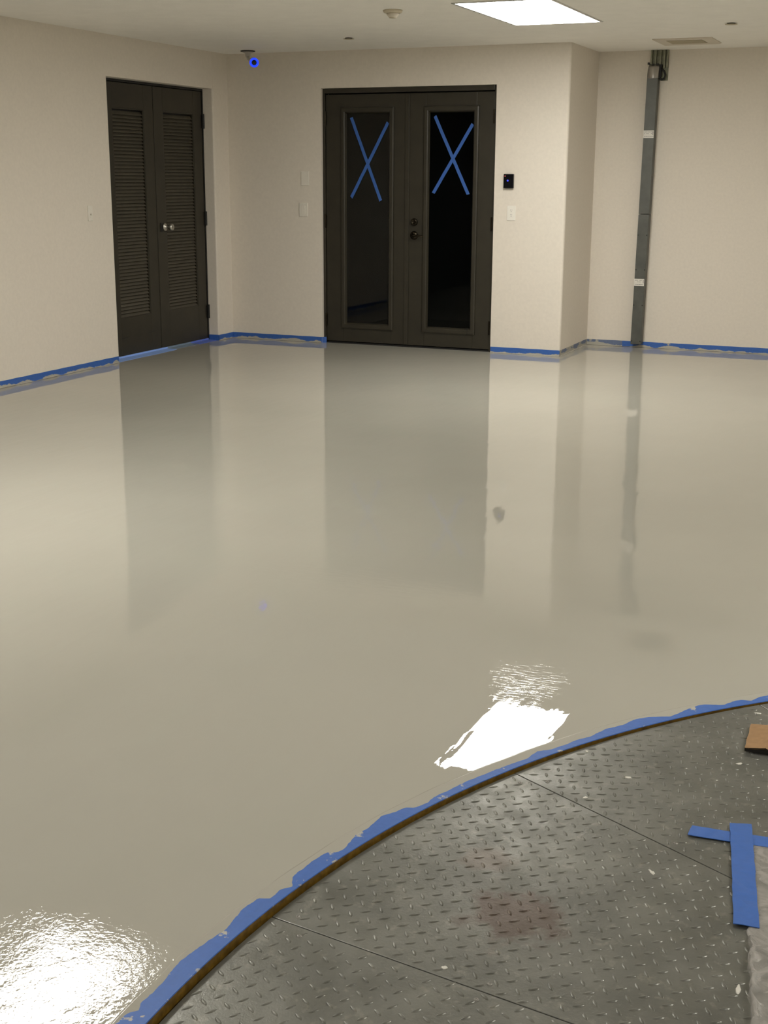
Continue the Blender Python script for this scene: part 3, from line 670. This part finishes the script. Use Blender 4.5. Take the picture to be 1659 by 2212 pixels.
# ------------------------------------------------------------------ things lying on the turntable
def flat_strip(name, lab, pts, m, z=.0006, cat='tape', dz=.0005, seed=1, sub=12):
    """quad pts (4 corners, in order) subdivided lengthwise with ragged small wrinkles"""
    rnd = random.Random(seed); a, b, c, d = [Vector((*p, 0)) for p in pts]; v = []
    for i in range(sub+1):
        t_ = i/sub
        for s in (0, .33, .66, 1):
            p = (a.lerp(b, t_)).lerp(d.lerp(c, t_), s); e = rnd.uniform(-.001, .001) if s in (0, 1) else 0
            v.append((p.x+e, p.y+e, pz(p.y)+z+.0016+rnd.uniform(0, dz)))
    f = [(i*4+k, i*4+k+1, i*4+5+k, i*4+4+k) for i in range(sub) for k in range(3)]
    n0 = len(v); v += [(x, y, zz-.0015) for x, y, zz in v]
    out = [(i*4, i*4+4) for i in range(sub)]+[(sub*4+k, sub*4+k+1) for k in range(3)]+[(i*4+7, i*4+3) for i in range(sub-1, -1, -1)]+[(k+1, k) for k in (2, 1, 0)]
    f += [(p, q_, q_+n0, p+n0) for p, q_ in out]
    return tag(MB().add(v, f).build(name, m), lab, cat)
flat_strip('tape_strip', 'blue tape strip laid crosswise on the steel turntable, crossbar of the T', [(-.407, 2.724), (.10, 2.706), (.105, 2.750), (-.402, 2.771)][0:1]+[(-.060, 2.752), (-.055, 2.797), (-.405, 2.771)], TAPE_C, z=.0026, seed=2, sub=20)
flat_strip('tape_strip', 'wide blue tape strip on the steel turntable, stem of the T', [(-.326, 2.812), (-.256, 2.396), (-.206, 2.401), (-.280, 2.826)], TAPE_C, z=.0052, dz=.0012, seed=3, sub=18)
# plastic film
def film():
    nx, ny = 90, 110; v = []; rnd = random.Random(5); ph = [(rnd.uniform(5, 30), rnd.uniform(5, 30), rnd.uniform(0, 6), rnd.uniform(.0004, .0012)) for _ in range(14)]
    for j in range(ny+1):
        y = 2.768-1.0*j/ny
        xl = float(np.interp(y, [1.5, 2.091, 2.248, 2.389, 2.746], [-.10, -.181, -.206, -.226, -.267]))+.0022*math.sin(j*.55)+.0015*math.sin(j*1.31)
        for i in range(nx+1):
            x = xl+(.75)*(i/nx)**1.25; z = .0034
            for (kx, ky, p_, am) in ph: z += am*abs(math.sin(kx*x+ky*y+p_))
            z += .008*math.exp(-((x-xl-.006)/.007)**2)*(.35+.65*abs(math.sin(y*21+1)))*(1 if y < 2.40 else .15)
            if i == 0: z = .0026
            if y > 2.36 and x < -.18: z = min(z, .0046)
            if y > 2.70: z = min(z, .0036)
            v.append((x, y, pz(y)+z))
    f = [(j*(nx+1)+i, (j+1)*(nx+1)+i, (j+1)*(nx+1)+i+1, j*(nx+1)+i+1) for j in range(ny) for i in range(nx)]
    tag(MB().add(v, f, True).build('plastic_sheet', FILM), 'crinkled clear plastic sheet taped to the steel turntable', 'plastic sheet')
film()
# folded brown board scrap: profile across, extruded along
def board():
    t = thing('board_scrap', 'small folded brown board scrap lying near the turntable edge', 'board scrap', (-.352, 3.225, pz(3.225)))
    d = Vector((-.006, .160, 0)); c = Vector((1, .02, 0)); prof = [(-.0, .012), (.037, .016), (.052, .019), (.070, .0085)]; th = .0035; v = []
    for k in range(7):
        o = d*(k/6)
        for (x, z) in prof: v.append(o+c*(x+.0012*math.sin(k*2.1))+Vector((0, 0, z+.001*math.sin(k*1.3+x*40))))
        for (x, z) in prof: v.append(o+c*(x+.0012*math.sin(k*2.1))+Vector((0, 0, z+.001*math.sin(k*1.3+x*40)-th)))
    f = []
    for k in range(6):
        a = k*8; b = a+8; f += [(a+i, a+i+1, b+i+1, b+i) for i in range(3)]+[(a+4+i, b+4+i, b+5+i, a+5+i) for i in range(3)]+[(a, b, b+4, a+4), (a+3, a+7, b+7, b+3)]
    MB().add(v, f).build('folded_board', CARD, t)
    e = MB()
    for o in (Vector((0, .001, 0)), d-Vector((0, .001, 0))):
        q_ = [o+c*x+Vector((0, 0, z-.0005)) for x, z in prof]; b_ = [o+c*x+Vector((0, 0, .0024)) for x, z in prof]
        e.add(q_+b_, [(i, i+1, i+5, i+4) for i in range(3)])
    e.build('end_shadow', CARD_SHADE, t)  # dark sheets closing the ends stand in for the shadow under the lifted board
board()
rnd = random.Random(21)
for (x, y, s, el, ang, lab) in ((-.353, 3.491, .017, .5, 0, 'white paint flake near the tape ring, above the brown board scrap'), (-.352, 3.150, .015, .6, 20, 'white paint flake just below the brown board scrap'),
        (-.595, 2.961, .016, .6, 5, 'elongated white paint flake midway between board scrap and plate seam'), (-.666, 2.816, .012, .6, 50, 'small bright paint flake beside the upper plate seam'),
        (-.727, 3.066, .008, .9, 0, 'tiny pale paint flake nearest the tape ring'), (-.448, 2.537, .022, .35, -50, 'slanted pale paint flake below the upper plate seam'),
        (-.216, 2.190, .034, .22, -82, 'long thin dried paint drip beside the plastic sheet'), (-.736, 2.039, .010, .9, 10, 'small pale paint spot near the lower plate seam')):
    k = 12; v = []; c_, s_ = math.cos(math.radians(ang)), math.sin(math.radians(ang))
    for i in range(k):
        a = 2*PI*i/k; rr = .72*s*rnd.uniform(.55, 1.05); px, py = rr*math.cos(a), rr*el*math.sin(a); v.append((px*c_-py*s_, px*s_+py*c_, 0))
    v += [(p[0]*.8, p[1]*.8, .0013) for p in v[:k]]
    tag(MB().add(v, [(i, (i+1) % k, (i+1) % k+k, i+k) for i in range(k)]+[tuple(range(k, 2*k))]).build('paint_flake', FLAKE, loc=(x, y, pz(y)+.0002)), lab, 'paint flake')

# shared groups for the repeats
GROUPS = {'paint_flake': 'paint flakes on the turntable', 'ceiling_light': 'rectangular ceiling lights', 'sprinkler_cover': 'round sprinkler covers in the ceiling',
          'wall_tape': 'blue tape along the foot of the walls', 'door_foot_tape': 'tape pieces at the foot of the louvred doors', 'light_switch': 'light switches'}
for o in C.objects:
    k = o.name.split('.')[0]
    if o.parent is None and k in GROUPS: o['group'] = GROUPS[k]
    if o.parent is None and k == 'tape_strip': o['group'] = 'tape strips in a cross on the door glass' if 'door glass' in o['label'] else 'tape strips on the turntable'
